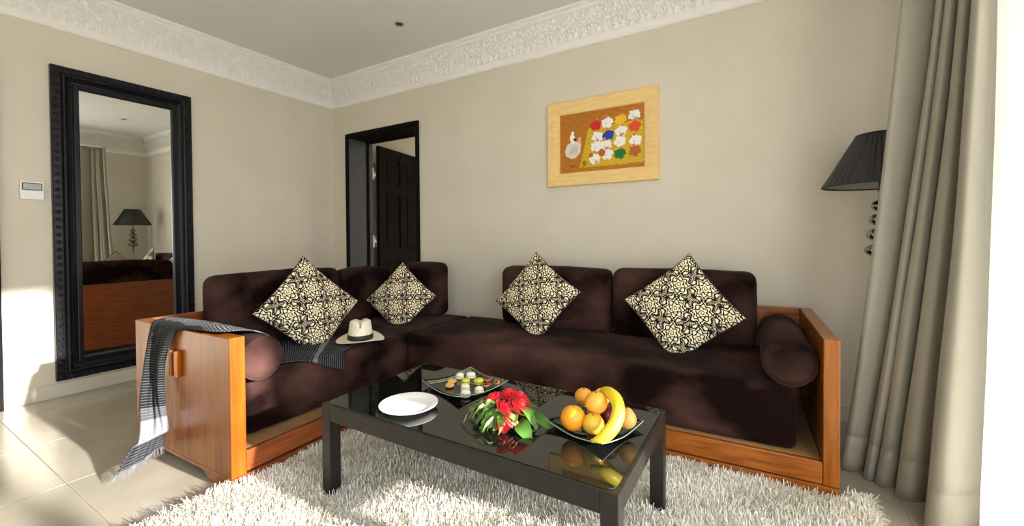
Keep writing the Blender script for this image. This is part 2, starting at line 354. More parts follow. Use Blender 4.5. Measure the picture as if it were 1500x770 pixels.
# leaf local: x along width, -y is the visible face
st = [(0, .11), (.375, .485), (.75, .86)]; rl = [(.01, .22), (.74, .88), (1.50, 1.60), (1.88, 1.995)]
box('core', (0.004, LW-.004, -LT+.012, -.012, .012, 1.99), 'blackdoor', lf)
for a, b in st: box('stile', (a, b, -LT, 0, .01, 1.995), 'blackdoor', lf, .004)
for a, b in rl: box('rail', (.09, .77, -LT+.001, -.001, a, b), 'blackdoor', lf, .004)
for (za, zb) in ((.22, .74), (.88, 1.50), (1.60, 1.88)):
    for (xa, xb_) in ((.11, .375), (.485, .75)): box('panel', (xa+.03, xb_-.03, -LT+.003, -.003, za+.03, zb-.03), 'blackdoor', lf, .009)
for zz in (1.69, .96, .25):
    hg = boxes('hinge', [(.244, .256, .292, .345, zz-.065, zz+.065)], 'steel', dr, .001)
    k = link('hinge_knuckle', mesh('hinge_knuckle', *lathe_vf([(.009, zz-.065), (.009, zz+.065)], 12), 'steel', True), hg, (.262, .322, 0))
# dark frame of another doorway at the left edge of the view
d2 = tag(boxes('door_2', [(.0, .035, -2.42, -2.255, 0, 2.1)], 'blackdoor'), kind='structure')

# ------------------------------------------------------------------ frames (mirror, picture)
def frame_rails(fn, a0, a1, b0, b1, prof, m, parent, name='frame_rail'):
    """four mitred rails; prof: (inset from outer edge, height off wall)"""
    C4 = [((a0, b0), (a1, b0)), ((a1, b0), (a1, b1)), ((a1, b1), (a0, b1)), ((a0, b1), (a0, b0))]
    nrm = [(0, 1), (-1, 0), (0, -1), (1, 0)]; tg = [(1, 0), (0, 1), (-1, 0), (0, -1)]
    for k in range(4):
        (p, q), n, t = C4[k], nrm[k], tg[k]; V = []
        for w_, h in prof:
            V.append(fn(p[0]+n[0]*w_+t[0]*w_, p[1]+n[1]*w_+t[1]*w_, h)); V.append(fn(q[0]+n[0]*w_-t[0]*w_, q[1]+n[1]*w_-t[1]*w_, h))
        m_ = len(prof); F = [(2*i, 2*i+1, 2*((i+1) % m_)+1, 2*((i+1) % m_)) for i in range(m_)]
        F += [tuple(2*i for i in range(m_)), tuple(2*i+1 for i in range(m_-1, -1, -1))]
        me = mesh(name, V, F, m); bm = bmesh.new(); bm.from_mesh(me); bmesh.ops.recalc_face_normals(bm, faces=bm.faces); bm.to_mesh(me); bm.free()
        link(name, me, parent)
MY0, MY1, MZ0, MZ1 = -2.038, -1.282, .106, 2.106
mir = thing('wall_mirror', 'tall rectangular mirror in a black studded frame on the left wall', 'mirror', (0.0, (MY0+MY1)/2, MZ0))
mfn = lambda a, b, h: (h, a-(MY0+MY1)/2, b-MZ0)
mprof = [(0, 0), (0, .030), (.004, .034), (.040, .034), (.044, .038), (.050, .052), (.056, .055), (.062, .052), (.074, .036), (.088, .027), (.098, .026), (.101, .034), (.106, .036), (.122, .036), (.127, .033), (.130, .016), (.130, 0)]
frame_rails(mfn, MY0, MY1, MZ0, MZ1, mprof, 'black', mir)
hy = (MY1-MY0)/2
gl = link('mirror_glass', mesh('mirror_glass', boxv(.006, .016, -hy+.12, hy-.12, .12, MZ1-MZ0-.12), BOXF, 'mirror'), mir)
sv, sf = lathe_vf([(.0138, 0), (.0135, .004), (.0105, .008), (.0075, .0065), (.0065, .002), (.0045, .005), (.0006, .0075)], 10, True)
stud = mesh('stud', sv, sf, 'black', True)
RY = (0, PI/2, 0); nz_ = 42; ny_ = 16
for k in range(nz_):
    z = .022+(MZ1-MZ0-.044)*k/(nz_-1)
    for y in (-hy+.022, hy-.022): link('stud', stud, mir, (.0335, y, z), RY)
for k in range(1, ny_-1):
    y = -hy+.022+(2*hy-.044)*k/(ny_-1)
    for z in (.022, MZ1-MZ0-.022): link('stud', stud, mir, (.0335, y, z), RY)

# painting: naive hens on a yellow patch
PX0, PX1, PZ0, PZ1 = 2.496, 3.284, 1.364, 1.968
pic = thing('framed_painting', 'framed naive painting of white and coloured hens on back wall', 'picture', ((PX0+PX1)/2, 0, PZ0))
pfn = lambda a, b, h: (a-(PX0+PX1)/2, -h, b-PZ0)
frame_rails(pfn, PX0, PX1, PZ0, PZ1, [(0, 0), (0, .026), (.004, .030), (.050, .028), (.090, .020), (.094, .012), (.094, 0)], 'pine', pic)
def paint_canvas():
    nx, ny = 300, 216; u, v = np.meshgrid(np.linspace(0, 1, nx), np.linspace(0, 1, ny), indexing='ij')
    C = np.empty((nx, ny, 3)); C[:] = srgb(178, 110, 12); cr = np.random.default_rng(3)
    C *= (1+.10*(np.sin(u*37+v*11)*np.sin(v*53-u*7)))[..., None]*(1+.05*cr.standard_normal((nx, ny)))[..., None]
    AS = 1.40
    def crop(px, py):
        x = (px-160)/547; top = 245-(px-160)*.157; bot = 620-(px-160)*.09; return x, 1-(py-top)/(bot-top)
    def poly(pts, col, rag=.0):
        P = [crop(*p) for p in pts]; ins = np.zeros_like(u, bool); j = len(P)-1
        uu = u+rag*np.sin(v*90); vv = v+rag*np.sin(u*80)
        for i in range(len(P)):
            (xi, yi), (xj, yj) = P[i], P[j]
            if yi != yj: ins ^= ((yi > vv) != (yj > vv)) & (uu < (xj-xi)*(vv-yi)/(yj-yi)+xi)
            j = i
        C[ins] = col
    def ell(px, py, rx, ry, col, ang=0, rag=.12, ph=0):
        x0, y0 = crop(px, py); dx = (u-x0); dy = (v-y0)/AS
        a = math.radians(ang); X = dx*math.cos(a)+dy*math.sin(a); Y = -dx*math.sin(a)+dy*math.cos(a); rx /= 547.; ry /= 547.
        th = np.arctan2(Y/ry, X/rx); rr = np.hypot(X/rx, Y/ry); msk = rr < 1+rag*np.sin(5*th+ph)*.6+rag*.4*np.sin(9*th+2*ph); C[msk] = col; return msk
    Yl = srgb(205, 170, 18)
    poly([(355, 330), (420, 310), (600, 285), (700, 265), (705, 535), (600, 550), (440, 565), (295, 578), (318, 500)], Yl, .006)
    yel = np.all(np.isclose(C, Yl), -1); C[yel] *= (1+.16*np.sin(u[yel]*61+9*np.sin(v[yel]*23))*np.sin(v[yel]*47+5*np.sin(u[yel]*31))+.07*cr.standard_normal(int(yel.sum())))[:, None]
    W = srgb(240, 236, 232); RD = srgb(196, 30, 24); BL = srgb(22, 60, 160); GR = srgb(18, 110, 30); OR = srgb(222, 70, 30); BR = srgb(176, 96, 24); YE = srgb(236, 186, 10); PK = srgb(214, 120, 90)
    hens = [(408, 305, RD), (480, 288, W), (562, 270, YE), (645, 242, W), (416, 378, W), (486, 368, BL), (566, 342, W), (648, 312, OR), (410, 440, W), (470, 432, W), (558, 408, W), (652, 402, W), (400, 520, W), (480, 490, W), (558, 486, GR), (648, 470, BR)]
    for i, (x, y, c) in enumerate(hens):
        ell(x, y, 34, 32, c, 0, .22, i); ell(x+22, y-14, 13, 16, c, 20, .2, i+1); ell(x-22, y+8, 14, 12, c, 0, .2, i)
        ell(x+(-1)**i*6, y-38, 9, 11, PK, 20*i, .2, i); ell(x+3, y-28, 8, 5, c)
        if c == W: ell(x-8, y+6, 9, 4, srgb(205, 200, 195), 30*i); ell(x+10, y+18, 12, 9, srgb(190, 160, 130) if i % 3 == 0 else W, 0, .3, i)
    ell(375, 495, 14, 14, BR); ell(445, 480, 22, 24, BR); ell(330, 548, 14, 18, srgb(150, 110, 10))
    LG = srgb(222, 212, 200)
    ell(252, 465, 52, 56, LG, -30, .05); ell(285, 440, 22, 34, LG, -20, .08); ell(250, 392, 17, 34, srgb(244, 240, 232), 8, .05); ell(252, 356, 9, 14, srgb(250, 246, 240))
    for k in range(5): ell(240+k*10, 470-k*3, 5, 30, srgb(200, 190, 178), -25+6*k, .1)
    ell(266, 396, 10, 9, (.01, .01, .01), 20, .1); ell(298, 404, 10, 20, srgb(226, 170, 140), 20, .1); ell(302, 388, 6, 7, srgb(238, 220, 200))
    for k in range(9): ell(226+k*5, 570-(k % 3)*4+(k % 2)*5, 4, 2.2, srgb(60, 36, 10), 50*(-1)**k, 0)
    hw, hh = (PX1-PX0)/2-.09, (PZ1-PZ0)-.18
    V = np.stack([(u*2-1)*hw, np.full_like(u, -.010), .09+v*hh], -1).reshape(-1, 3); me = mesh('canvas', V, grid_faces(nx, ny), 'paint', True)
    at = me.attributes.new('Col', 'FLOAT_COLOR', 'POINT'); A = np.ones((nx*ny, 4), np.float32); A[:, :3] = C.reshape(-1, 3); at.data.foreach_set('color', A.ravel())
    link('canvas', me, pic)
paint_canvas()

# thermostat
th = thing('thermostat', 'small white thermostat with grey display left of the black mirror', 'thermostat', (0, -2.122, 1.25))
box('body', (0, .022, -.050, .050, 0, .112), 'white', th, .004); box('display_bezel', (.020, .0245, -.042, .042, .056, .101), 'dark', th, .001)
box('display', (.023, .0255, -.037, .037, .061, .096), 'lcd', th); boxes('button', [(.02, .0242, -.03+.02*k, -.018+.02*k, .022, .028) for k in range(1)], 'white', th)

# ceiling spotlights
for (x, y, lab) in ((1.49, -.507, 'small recessed ceiling downlight above the sofa corner'), (3.55, -.63, 'small recessed ceiling downlight near right wall')):
    dl = thing('ceiling_downlight', lab, 'light', (x, y, H0), 0, 'recessed downlights')
    lathe('trim_ring', [(.030, -.0005), (.036, -.003), (.034, -.006), (.028, -.004), (.026, .0)], 'steel', dl, n=24, cap=False)
    lathe('bulb', [(.0255, -.001), (.022, -.0035), (.010, -.005), (.001, -.0055)], 'dark', dl, n=20, cap=False)

# ------------------------------------------------------------------ sofa (local x = along right section, local -y = v, towards the camera)
PHI = .0313; SO = -.195; CP, SP = math.cos(PHI), math.sin(PHI)
def SW(u, v, z=0): return Vector((CP*u+SP*v, SO+SP*u-CP*v, z))
sofa = thing('corner_sofa', 'brown suede L-shaped corner sofa with orange wooden frame and panel arms', 'sofa', SW(0, 0, 0), PHI)
def sb(name, u0, u1, v0, v1, z0, z1, m, bev=.003): return box(name, (u0, u1, -v1, -v0, z0, z1), m, sofa, bev)
UL, UF, VL, VI = 1.166, 2.009, 1.859, 1.801
arm_l = sb('arm_panel', UL, UF, VI, VL, .050, .609, 'woodv', .004)
arm_r = sb('arm_panel', 4.03, 4.082, .03, .816, .055, .609, 'woodv', .004)
for u0 in (1.556, 1.604): box('door_pull', (u0, u0+.018, -VL-.022, -VL, .40, .515), 'woodv', arm_l, .003)
sb('back_panel', UL, UL+.026, .05, VI-.001, .050, .609, 'woodred')
sb('back_return', 3.72, 4.029, .03, .052, .142, .609, 'wood')
sb('deck', UL+.03, 4.029, .05, .79, .118, .140, 'deck'); sb('deck', UL+.03, UF-.03, .791, VI-.001, .118, .140, 'deck')
sb('front_rail', 2.01, 4.029, .789, .814, .058, .142, 'wood'); sb('front_rail', UF-.026, UF-.002, .79, VI-.001, .058, .142, 'woodred')
pf = lambda a, b, t: (a, -t, b)
prism('plinth', [(2.012, .034), (3.80, .034), (3.815, .030), (3.85, .006), (3.87, 0), (4.082, 0), (4.082, .054), (2.012, .054)], pf, .790, .818, 'wood', sofa, .001)
pf2 = lambda a, b, t: (t, -a, b)
prism('plinth', [(.80, .034), (1.60, .034), (1.62, .030), (1.655, .006), (1.675, 0), (VL, 0), (VL, .049), (.80, .049)], pf2, UF-.026, UF, 'woodred', sofa, .001)
prism('plinth', [(UL, 0), (UL+.18, 0), (UL+.21, .02), (UL+.23, .034), (UF-.23, .034), (UF-.21, .026), (UF-.185, .004), (UF-.17, 0), (UF-.027, 0), (UF-.027, .049), (UL, .049)], pf, VL-.028, VL-.002, 'wood', sofa, .001)
prism('plinth', [(.10, 0), (.2, 0), (.24, .034), (1.6, .034), (1.65, 0), (VL-.03, 0), (VL-.03, .049), (.10, .049)], pf2, UL, UL+.026, 'woodred', sofa, .001)
def sofa_soft(name, u0, u1, v0, v1, z0, z1, r, puff, n, parent=None, seed=0, nz=.004, ns=5, m='suede'):
    V, F = soft_box((u1-u0)/2, (v1-v0)/2, (z1-z0)/2, r, puff, n, nz, ns, seed)
    c = Vector(((u0+u1)/2, -(v0+v1)/2, (z0+z1)/2))
    if parent is not None: return link(name, mesh(name, [v+c for v in V], F, m, True), parent)
    h = Vector((0, 0, (z1-z0)/2)); return link(name, mesh(name, [v+h for v in V], F, m, True), None, SW((u0+u1)/2, (v0+v1)/2, z0), (0, 0, PHI))
sofa_soft('seat_mattress', 1.90, 3.955, .055, .772, .141, .392, .032, (0.0, .012, .010), (44, 18, 8), sofa, 1, .005, 4)
sofa_soft('seat_mattress', 1.21, 1.897, .055, 1.735, .141, .388, .032, (.010, .010, .010), (16, 40, 8), sofa, 2, .005, 4)
# loose back cushions
bc = [(1.205, 1.345, .80, 1.598, .80, 'brown suede back cushion beside the left arm, nearest the mirror', 3),
      (1.205, 1.315, .285, .785, .775, 'brown suede back cushion below the doorway, between two patterned pillows', 4),
      (1.36, 1.70, .05, .235, .795, 'brown suede back cushion in the sofa corner, behind second patterned pillow', 5),
      (2.262, 3.035, .045, .215, .790, 'brown suede back cushion behind the upright damask pillow, right of the bare wall gap', 6),
      (3.058, 3.826, .045, .215, .797, 'brown suede back cushion next to the right wooden arm', 7)]
for u0, u1, v0, v1, z1, lab, sd in bc:
    tall = v1-v0 < u1-u0
    o = sofa_soft('back_cushion', u0, u1, v0, v1, .388, z1, .05, (.004, .035, .012) if tall else (.03, .004, .012), (22, 8, 12) if tall else (8, 22, 12), None, sd, .007, 5)
    tag(o, lab, 'cushion', 'suede back cushions')
# bolsters
def bolster(u, v, L, axis, r, lab, z=.388):
    prof = [(.001, 0), (r*.5, .0), (r*.80, .002), (r*.93, .008), (r*.985, .020), (r, .035)]
    prof += [(r*(1+.012*math.sin(k*1.7)), .035+(L-.07)*k/10) for k in range(1, 10)]
    prof += [(r, L-.035), (r*.985, L-.020), (r*.93, L-.008), (r*.80, L-.002), (r*.5, L), (.001, L)]
    def fn(x, y, zz):
        p = Vector((x, y, zz)); k = mnoise.noise(p*9)*.003; x *= 1+k/r; y *= 1+k/r
        return (zz, x, y+r) if axis == 'u' else (x, -zz, y+r)
    V, F = lathe_vf(prof, 40); V = [fn(*q) for q in V]
    me = mesh('bolster', V, F, 'suede', True); bm = bmesh.new(); bm.from_mesh(me); bmesh.ops.recalc_face_normals(bm, faces=bm.faces); bm.to_mesh(me); bm.free()
    o = link('bolster', me, None, SW(u, v, z), (0, 0, PHI)); tag(o, lab, 'bolster', 'suede bolsters')
    ring = [(r*.955*math.cos(a), r*.955*math.sin(a)) for a in np.linspace(0, 2*PI, 33)]
    pts = [(L-.008, a, b+r) if axis == 'u' else (a, -(L-.008), b+r) for a, b in ring]; tube('seam_piping', pts, .0035, 'suede', o, 6)
bolster(1.36, 1.697, .59, 'u', .096, 'round brown suede bolster inside the left arm, crossed by the throw')
bolster(3.929, .10, .65, 'v', .097, 'round brown suede bolster against the right wooden arm')

# ------------------------------------------------------------------ damask scatter pillows
def damask(x, y):
    """1 = black print, 0 = cream; x, y in metres"""
    P = .150; SC = 1.22; x = x/SC; y = y/SC; k = np.zeros_like(x, bool)
    def cells(ox, oy): return (x+ox+P/2) % P-P/2, (y+oy+P/2) % P-P/2
    for ox, oy in ((0, 0), (P/2, P/2)):
        cx, cy = cells(ox, oy); r = np.hypot(cx, cy); t = np.arctan2(cy, cx)
        for R, n, w_, amp, ph in ((.047, 8, .0042, .13, 0), (.034, 8, .0036, .14, .39), (.022, 6, .0033, .16, 0)):
            k |= np.abs(r-R*(1+amp*np.cos(n*t+ph))) < w_*(.62+.45*np.abs(np.sin(n*t/2+ph)))
        k |= (np.abs((r*700-t*1.0+PI) % (2*PI)-PI) < 1.25) & (r < .0165)
        k |= (np.abs(r-.0585*(1+.07*np.cos(16*t))) < .0028) & (np.cos(8*t) > -.35)
    for ox, oy, a in ((P/2, 0, 0), (0, P/2, PI/2)):
        cx, cy = cells(ox, oy)
        for s in (-1, 1):
            for j, (ang, off, ln, wd) in enumerate(((.62, .020, .020, .0082), (-.62, .020, .020, .0082), (0, .004, .016, .007))):
                A = a+ang+(PI if s < 0 else 0); X = cx*math.cos(A)+cy*math.sin(A)-off; Y = -cx*math.sin(A)+cy*math.cos(A)
                lf_ = np.hypot(X/ln, Y/wd) < 1; k |= lf_; k &= ~(lf_ & (np.abs(Y) < .0011) & (X < ln*.6)); k &= ~(lf_ & (np.abs(np.abs(Y)-.004) < .0007) & (np.sin(X*900) > .2))
            rr = np.hypot(cx-s*.024*math.sin(a), cy-s*.024*math.cos(a)); k |= np.abs(rr-.007) < .002; k |= rr < .0025
    return k
def pillow(u, v, z, rot, yaw, tilt, side, lab, seed, seat=.394):
    n = 190; g = np.linspace(-1, 1, n); x, y = np.meshgrid(g, g, indexing='ij'); h = side/2
    prr = np.random.default_rng(seed)
    def face(n_, s):
        g_ = np.linspace(-1, 1, n_); x, y = np.meshgrid(g_, g_, indexing='ij')
        e = ((1-x**2)*(1-y**2)); t = .062*np.clip(e, 0, 1)**.42*(1+.12*np.sin(3*x+seed)*np.cos(2.5*y-seed))
        t += .004*np.sin(9*x*y+seed)*e; X = x*h*(1-.065*(1-y**2)); Y = y*h*(1-.065*(1-x**2))
        return np.stack([X, Y, s*t], -1).reshape(-1, 3)
    a = math.radians(180-rot-45); ca, sa = math.cos(a), math.sin(a); yw, tl = math.radians(yaw), math.radians(tilt)
    nv = np.array([math.cos(yw), math.sin(yw)]); e1 = -np.array([-nv[1], nv[0], 0]); e2 = np.array([-nv[0]*math.sin(tl), -nv[1]*math.sin(tl), math.cos(tl)]); n3 = np.array([nv[0]*math.cos(tl), nv[1]*math.cos(tl), math.sin(tl)])
    def place(P):
        X = P[:, 0]*ca-P[:, 1]*sa; Y = P[:, 0]*sa+P[:, 1]*ca
        Q = X[:, None]*e1+Y[:, None]*e2+P[:, 2:3]*n3   # (u, v, z) relative to the centre
        zz = Q[:, 2]+z-seat; k = zz < .03; zz = np.where(k, .03*np.exp((zz-.03)/.03), zz)
        bul = np.clip(.05-zz, 0, .05); lat = P[:, 2]/.062*bul*.35
        return np.stack([Q[:, 0]+nv[0]*lat, -(Q[:, 1]+nv[1]*lat), zz], -1)
    base = SW(u, v, seat)
    pl = thing('scatter_pillow', lab, 'pillow', base, PHI, 'damask scatter pillows')
    Vf = face(n, 1); me = mesh('front_cover', place(Vf), grid_faces(n, n), 'pillow', True)
    K = damask(Vf[:, 0]+.03*seed, Vf[:, 1]+.021*seed); A = np.ones((n*n, 4), np.float32); A[:, :3] = np.where(K[:, None], np.array(srgb(22, 18, 16)), np.array(srgb(247, 233, 198)))
    at = me.attributes.new('Col', 'FLOAT_COLOR', 'POINT'); at.data.foreach_set('color', A.ravel()); link('front_cover', me, pl)
    nb = 40; Vb = face(nb, -1); link('back_cover', mesh('back_cover', place(Vb), grid_faces(nb, nb)[:, ::-1].copy(), 'pillow_back', True), pl)
    q = np.linspace(-1, 1, 16); ed = np.array([(t, -1) for t in q]+[(1, t) for t in q[1:]]+[(-t, 1) for t in q[1:]]+[(-1, -t) for t in q[1:-1]]+[(-1, -1)])
    E = np.stack([ed[:, 0]*h*(1-.065*(1-ed[:, 1]**2)), ed[:, 1]*h*(1-.065*(1-ed[:, 0]**2)), 0*ed[:, 0]], -1)
    tube('piping', place(E), .0035, 'band', pl, 5)
pillow(1.552, 1.186, .600, 90.5, 9, 16.4, .435, 'large black and cream damask pillow on left section, above the striped throw', 1)
pillow(1.605, .505, .566, 86, 70, 17.6, .378, 'black and cream damask pillow in the sofa corner, under the doorway', 2)
pillow(2.604, .332, .616, 80.5, 91.6, 18.3, .425, 'upright black and cream damask pillow on the left cushion of right section', 3)
pillow(3.477, .360, .611, 96, 88, 19.2, .432, 'tilted black and cream damask pillow nearest the right arm', 4)

# ------------------------------------------------------------------ striped throw over the left arm
def throw():
    st = [((1.79, 1.03, .398), (1.908, 1.25, .300)), ((1.70, 1.075, .398), (1.908, 1.34, .340)), ((1.58, 1.145, .398), (1.885, 1.44, .392)), ((1.44, 1.24, .399), (1.84, 1.51, .398)), ((1.40, 1.40, .402), (1.82, 1.565, .402)),
          ((1.39, 1.55, .45), (1.83, 1.585, .44)), ((1.39, 1.60, .545), (1.86, 1.605, .53)), ((1.40, 1.69, .592), (1.90, 1.70, .590)), ((1.40, 1.79, .618), (1.955, 1.80, .620)), ((1.405, 1.835, .624), (1.90, 1.845, .620)),
          ((1.395, 1.870, .618), (1.66, 1.872, .613)), ((1.396, 1.874, .57), (1.580, 1.868, .565)), ((1.410, 1.888, .46), (1.530, 1.868, .45)), ((1.440, 1.925, .30), (1.522, 1.872, .30)), ((1.510, 1.975, .16), (1.522, 1.875, .17)), ((1.572, 2.050, .055), (1.520, 1.880, .082))]
    ns, nw = 150, 46; A = catmull([s[0] for s in st], ns); B = catmull([s[1] for s in st], ns)
    t = np.linspace(0, 1, nw); V = np.zeros((ns, nw, 3)); base = SW(1.65, 1.5, .39)
    s = np.linspace(0, 1, ns); hang = np.clip((s-.68)/.12, 0, 1); ontop = np.exp(-((s-.58)/.07)**2)
    for i in range(ns):
        P = A[i][None]*(1-t[:, None])+B[i][None]*t[:, None]
        if B[i][2] < .392 and s[i] < .3:                      # hangs over the front edge of the seat: flat on top, then straight down
            w0, dr = 1.908-A[i][0], .398-B[i][2]; q = t*(w0+dr); f = np.clip(q/w0, 0, 1)
            P = A[i][None]*(1-f[:, None])+np.array([1.908, B[i][1], .398])[None]*f[:, None]; P[:, 2] = .398-np.clip(q-w0, 0, None)
        d = B[i]-A[i]; L = np.linalg.norm(d); d /= L+1e-9
        tg = A[min(i+1, ns-1)]+B[min(i+1, ns-1)]-A[max(i-1, 0)]-B[max(i-1, 0)]; nn = np.cross(d, tg); nn /= np.linalg.norm(nn)+1e-9
        if hang[i] > 0:
            if nn[1] < 0: nn = -nn
        elif nn[2] < 0: nn = -nn
        fold = hang[i]*(.022*(.5+.5*np.sin(t*2*PI*1.3+1.2))+.004*np.sin(t*2*PI*4+6*s[i])+.008)
        fold = fold+(1-hang[i])*(.004+.003*np.sin(t*17+9*s[i])+.002*np.sin(t*41-5*s[i]))+ontop[i]*.006*(1+np.sin(t*30))
        P = P+nn*fold[:, None]
        V[i] = P
    W = np.array([list(SW(*p)-base) for p in V.reshape(-1, 3)])
    dl = np.linalg.norm(np.diff((A+B)/2, axis=0), axis=1); arc = np.concatenate([[0], np.cumsum(dl)]); arc = arc/arc[-1]*1.7
    # double-sided cloth with a little thickness
    me = mesh('throw_blanket', W, grid_faces(ns, nw), 'throw', True)
    uv = me.uv_layers.new(name='UVMap'); li = np.empty(len(me.loops), np.int32); me.loops.foreach_get('vertex_index', li)
    UV = np.stack([np.tile(t*.55, ns), np.repeat(arc, nw)], 1)[li]; uv.data.foreach_set('uv', UV.astype(np.float32).ravel())
    o = link('throw_blanket', me, None, base); sd = o.modifiers.new('thickness', 'SOLIDIFY'); sd.thickness = .0035; sd.offset = 0
    tag(o, 'dark grey striped woven throw draped over left sofa arm down to floor', 'throw')
    FV, FF = [], []
    for end, i, dirz in ((0, ns-1, -1),):
        for k in range(70):
            tt = k/69*(nw-1); j = min(int(tt), nw-2); f = tt-j; p = Vector(W[i*nw+j]*(1-f)+W[i*nw+j+1]*f)
            q = Vector(W[(i-1 if end == 0 else i+1)*nw+j]); dv = (p-q).normalized()*.026+Vector((random.uniform(-.005, .005), random.uniform(-.005, .005), -.004))
            tv, tf = tube_vf([p, p+dv*.5, p+dv+Vector((0, 0, -.003))], [.0011, .001, .0006], 4); b0 = len(FV); FV += tv; FF += [tuple(x+b0 for x in f_) for f_ in tf]
    tag(link('fringe', mesh('fringe', FV, FF, mat('grey_fringe', (.10, .105, .12), .9, (.16, .165, .18), 60), False), o), kind='stuff')
throw()

# ------------------------------------------------------------------ panama hat
hat = thing('panama_hat', 'cream straw panama hat with black band lying on the sofa seat', 'hat', SW(1.812, 1.05, .411), -.70)
def hatshape():
    n = 56; V = []; prof = []
    for k in range(8): prof.append(('b', 1-k/7))
    for k in range(1, 9): prof.append(('s', k/8))
    for k in range(1, 8): prof.append(('t', k/7))
    for kind, q in prof:
        for j in range(n):
            a = 2*PI*j/n; c, s = math.cos(a), math.sin(a)
            if kind == 'b':
                r = .074+(.068)*q; z = .004+.012*q*q*(c*c)*1.6-.006*q*q*(s*s)+.002*math.sin(3*a)*q
            elif kind == 's':
                r = .074-.012*q**1.3; z = .004+.100*q
                pin = max(0, math.cos((a-.0))-.55)*.0; r -= pin
            else:
                r = .062*(1-q)**.8*(1 if q < 1 else 0); z = .104+.010*math.sin(min(q*2.2, 1)*PI/2)
            x, y = r*c*(1.12), r*s*.94
            if kind != 'b':
                hgt = max(0, (z-.05)/.06)
                cr = math.exp(-(y/.016)**2)*.030*(hgt**2)*(1 if kind == 't' or q > .75 else 0)*(.6+.4*(x/.07+.3))
                pf_ = math.exp(-((x-.060)/.03)**2)*.013*hgt
                y -= math.copysign(pf_, y) if abs(y) > .012 else 0; z -= cr
            V.append((x, y, z))
    F = []
    for i in range(len(prof)-1):
        for j in range(n): F.append((i*n+j, i*n+(j+1) % n, (i+1)*n+(j+1) % n, (i+1)*n+j))
    return V, F
hv, hf = hatshape(); hb = link('hat_body', mesh('hat_body', hv, hf, 'straw', True), hat); md = hb.modifiers.new('thickness', 'SOLIDIFY'); md.thickness = .002; md.offset = -1
lathe('hat_band', [(.0755, .006), (.0768, .008), (.0745, .032), (.0735, .034), (.072, .034)], 'band', hat, n=48, cap=False, fn=lambda x, y, z: (x*1.12, y*.94, z))

# ------------------------------------------------------------------ coffee table
TX0, TX1, TY0, TY1, TZ = 2.414, 3.558, -1.836, -1.254, .375
tb = thing('coffee_table', 'low dark metal coffee table with black glass top on the shag rug', 'table', ((TX0+TX1)/2, (TY0+TY1)/2, .012))
def tbx(name, b, m, bev=.002):
    cx, cy = (TX0+TX1)/2, (TY0+TY1)/2; return box(name, (b[0]-cx, b[1]-cx, b[2]-cy, b[3]-cy, b[4]-.012, b[5]-.012), m, tb, bev)
lw = .047
for x in (TX0, TX1-lw):
    for y in (TY0, TY1-lw): tbx('leg', (x, x+lw, y, y+lw, .012, .3725), 'tframe')
for y in (TY0, TY1-lw): tbx('apron_rail', (TX0+lw, TX1-lw, y, y+.030 if y == TY0 else y+lw, .313, .3725), 'tframe')
for x in (TX0, TX1-lw): tbx('apron_rail', (x if x == TX0 else x+.017, x+.030 if x == TX0 else x+lw, TY0+lw, TY1-lw, .313, .3725), 'tframe')
gx, gy = (TX1-TX0)/2-.010, (TY1-TY0)/2-.010; rc = .035; rp = []
for (sx, sy, a0) in ((1, 1, 0), (-1, 1, 90), (-1, -1, 180), (1, -1, 270)):
    for k in range(7): a = math.radians(a0+15*k); rp.append((sx*(gx-rc)+rc*math.cos(a), sy*(gy-rc)+rc*math.sin(a)))
prism('glass_top', rp, lambda a, b, t: (a, b, t), .356, .363+.0005, 'tglass', tb, .0015)
TT = TZ+.001
# plate
pt = thing('dinner_plate', 'empty round white plate on the left end of the black table', 'plate', (2.745, -1.712, TT))
lathe('dish', [(.045, 0), (.052, .0), (.056, .004), (.080, .008), (.1055, .0185), (.106, .0205), (.1035, .0208), (.080, .0125), (.060, .0085), (.001, .008)], 'china', pt, n=64)
lathe('foot_ring', [(.046, 0.0), (.050, .0), (.052, .004), (.046, .004)], 'china', pt, n=40, cap=False)
# curved square glass dishes
def glass_dish(loc, half, rz, lab):
    n = 17; g = np.linspace(-1, 1, n); x, y = np.meshgrid(g, g, indexing='ij'); z = .004+.016*np.abs(x*y)**1.6+.006*np.maximum(np.abs(x), np.abs(y))**6
    V = np.stack([x*half, y*half, z], -1).reshape(-1, 3); o = link('glass_dish', mesh('glass_dish', V, grid_faces(n, n), 'glass', True), None, loc, (0, 0, rz))
    s = o.modifiers.new('thickness', 'SOLIDIFY'); s.thickness = .004; s.offset = -1
    ed = [(t, -1) for t in g]+[(1, t) for t in g[1:]]+[(-t, 1) for t in g[1:]]+[(-1, -t) for t in g[1:]]
    tube('polished_edge', [(a*half, b*half, .002+.016*abs(a*b)**1.6+.006) for a, b in ed], .0018, 'glassedge', o, 6); return tag(o, lab, 'dish')
glass_dish((3.385, -1.520, TT), .112, math.radians(-17), 'square clear glass dish under the fruit on the table')
glass_dish((2.785, -1.425, TT), .128, math.radians(-16), 'square clear glass dish holding small cakes at the table back')

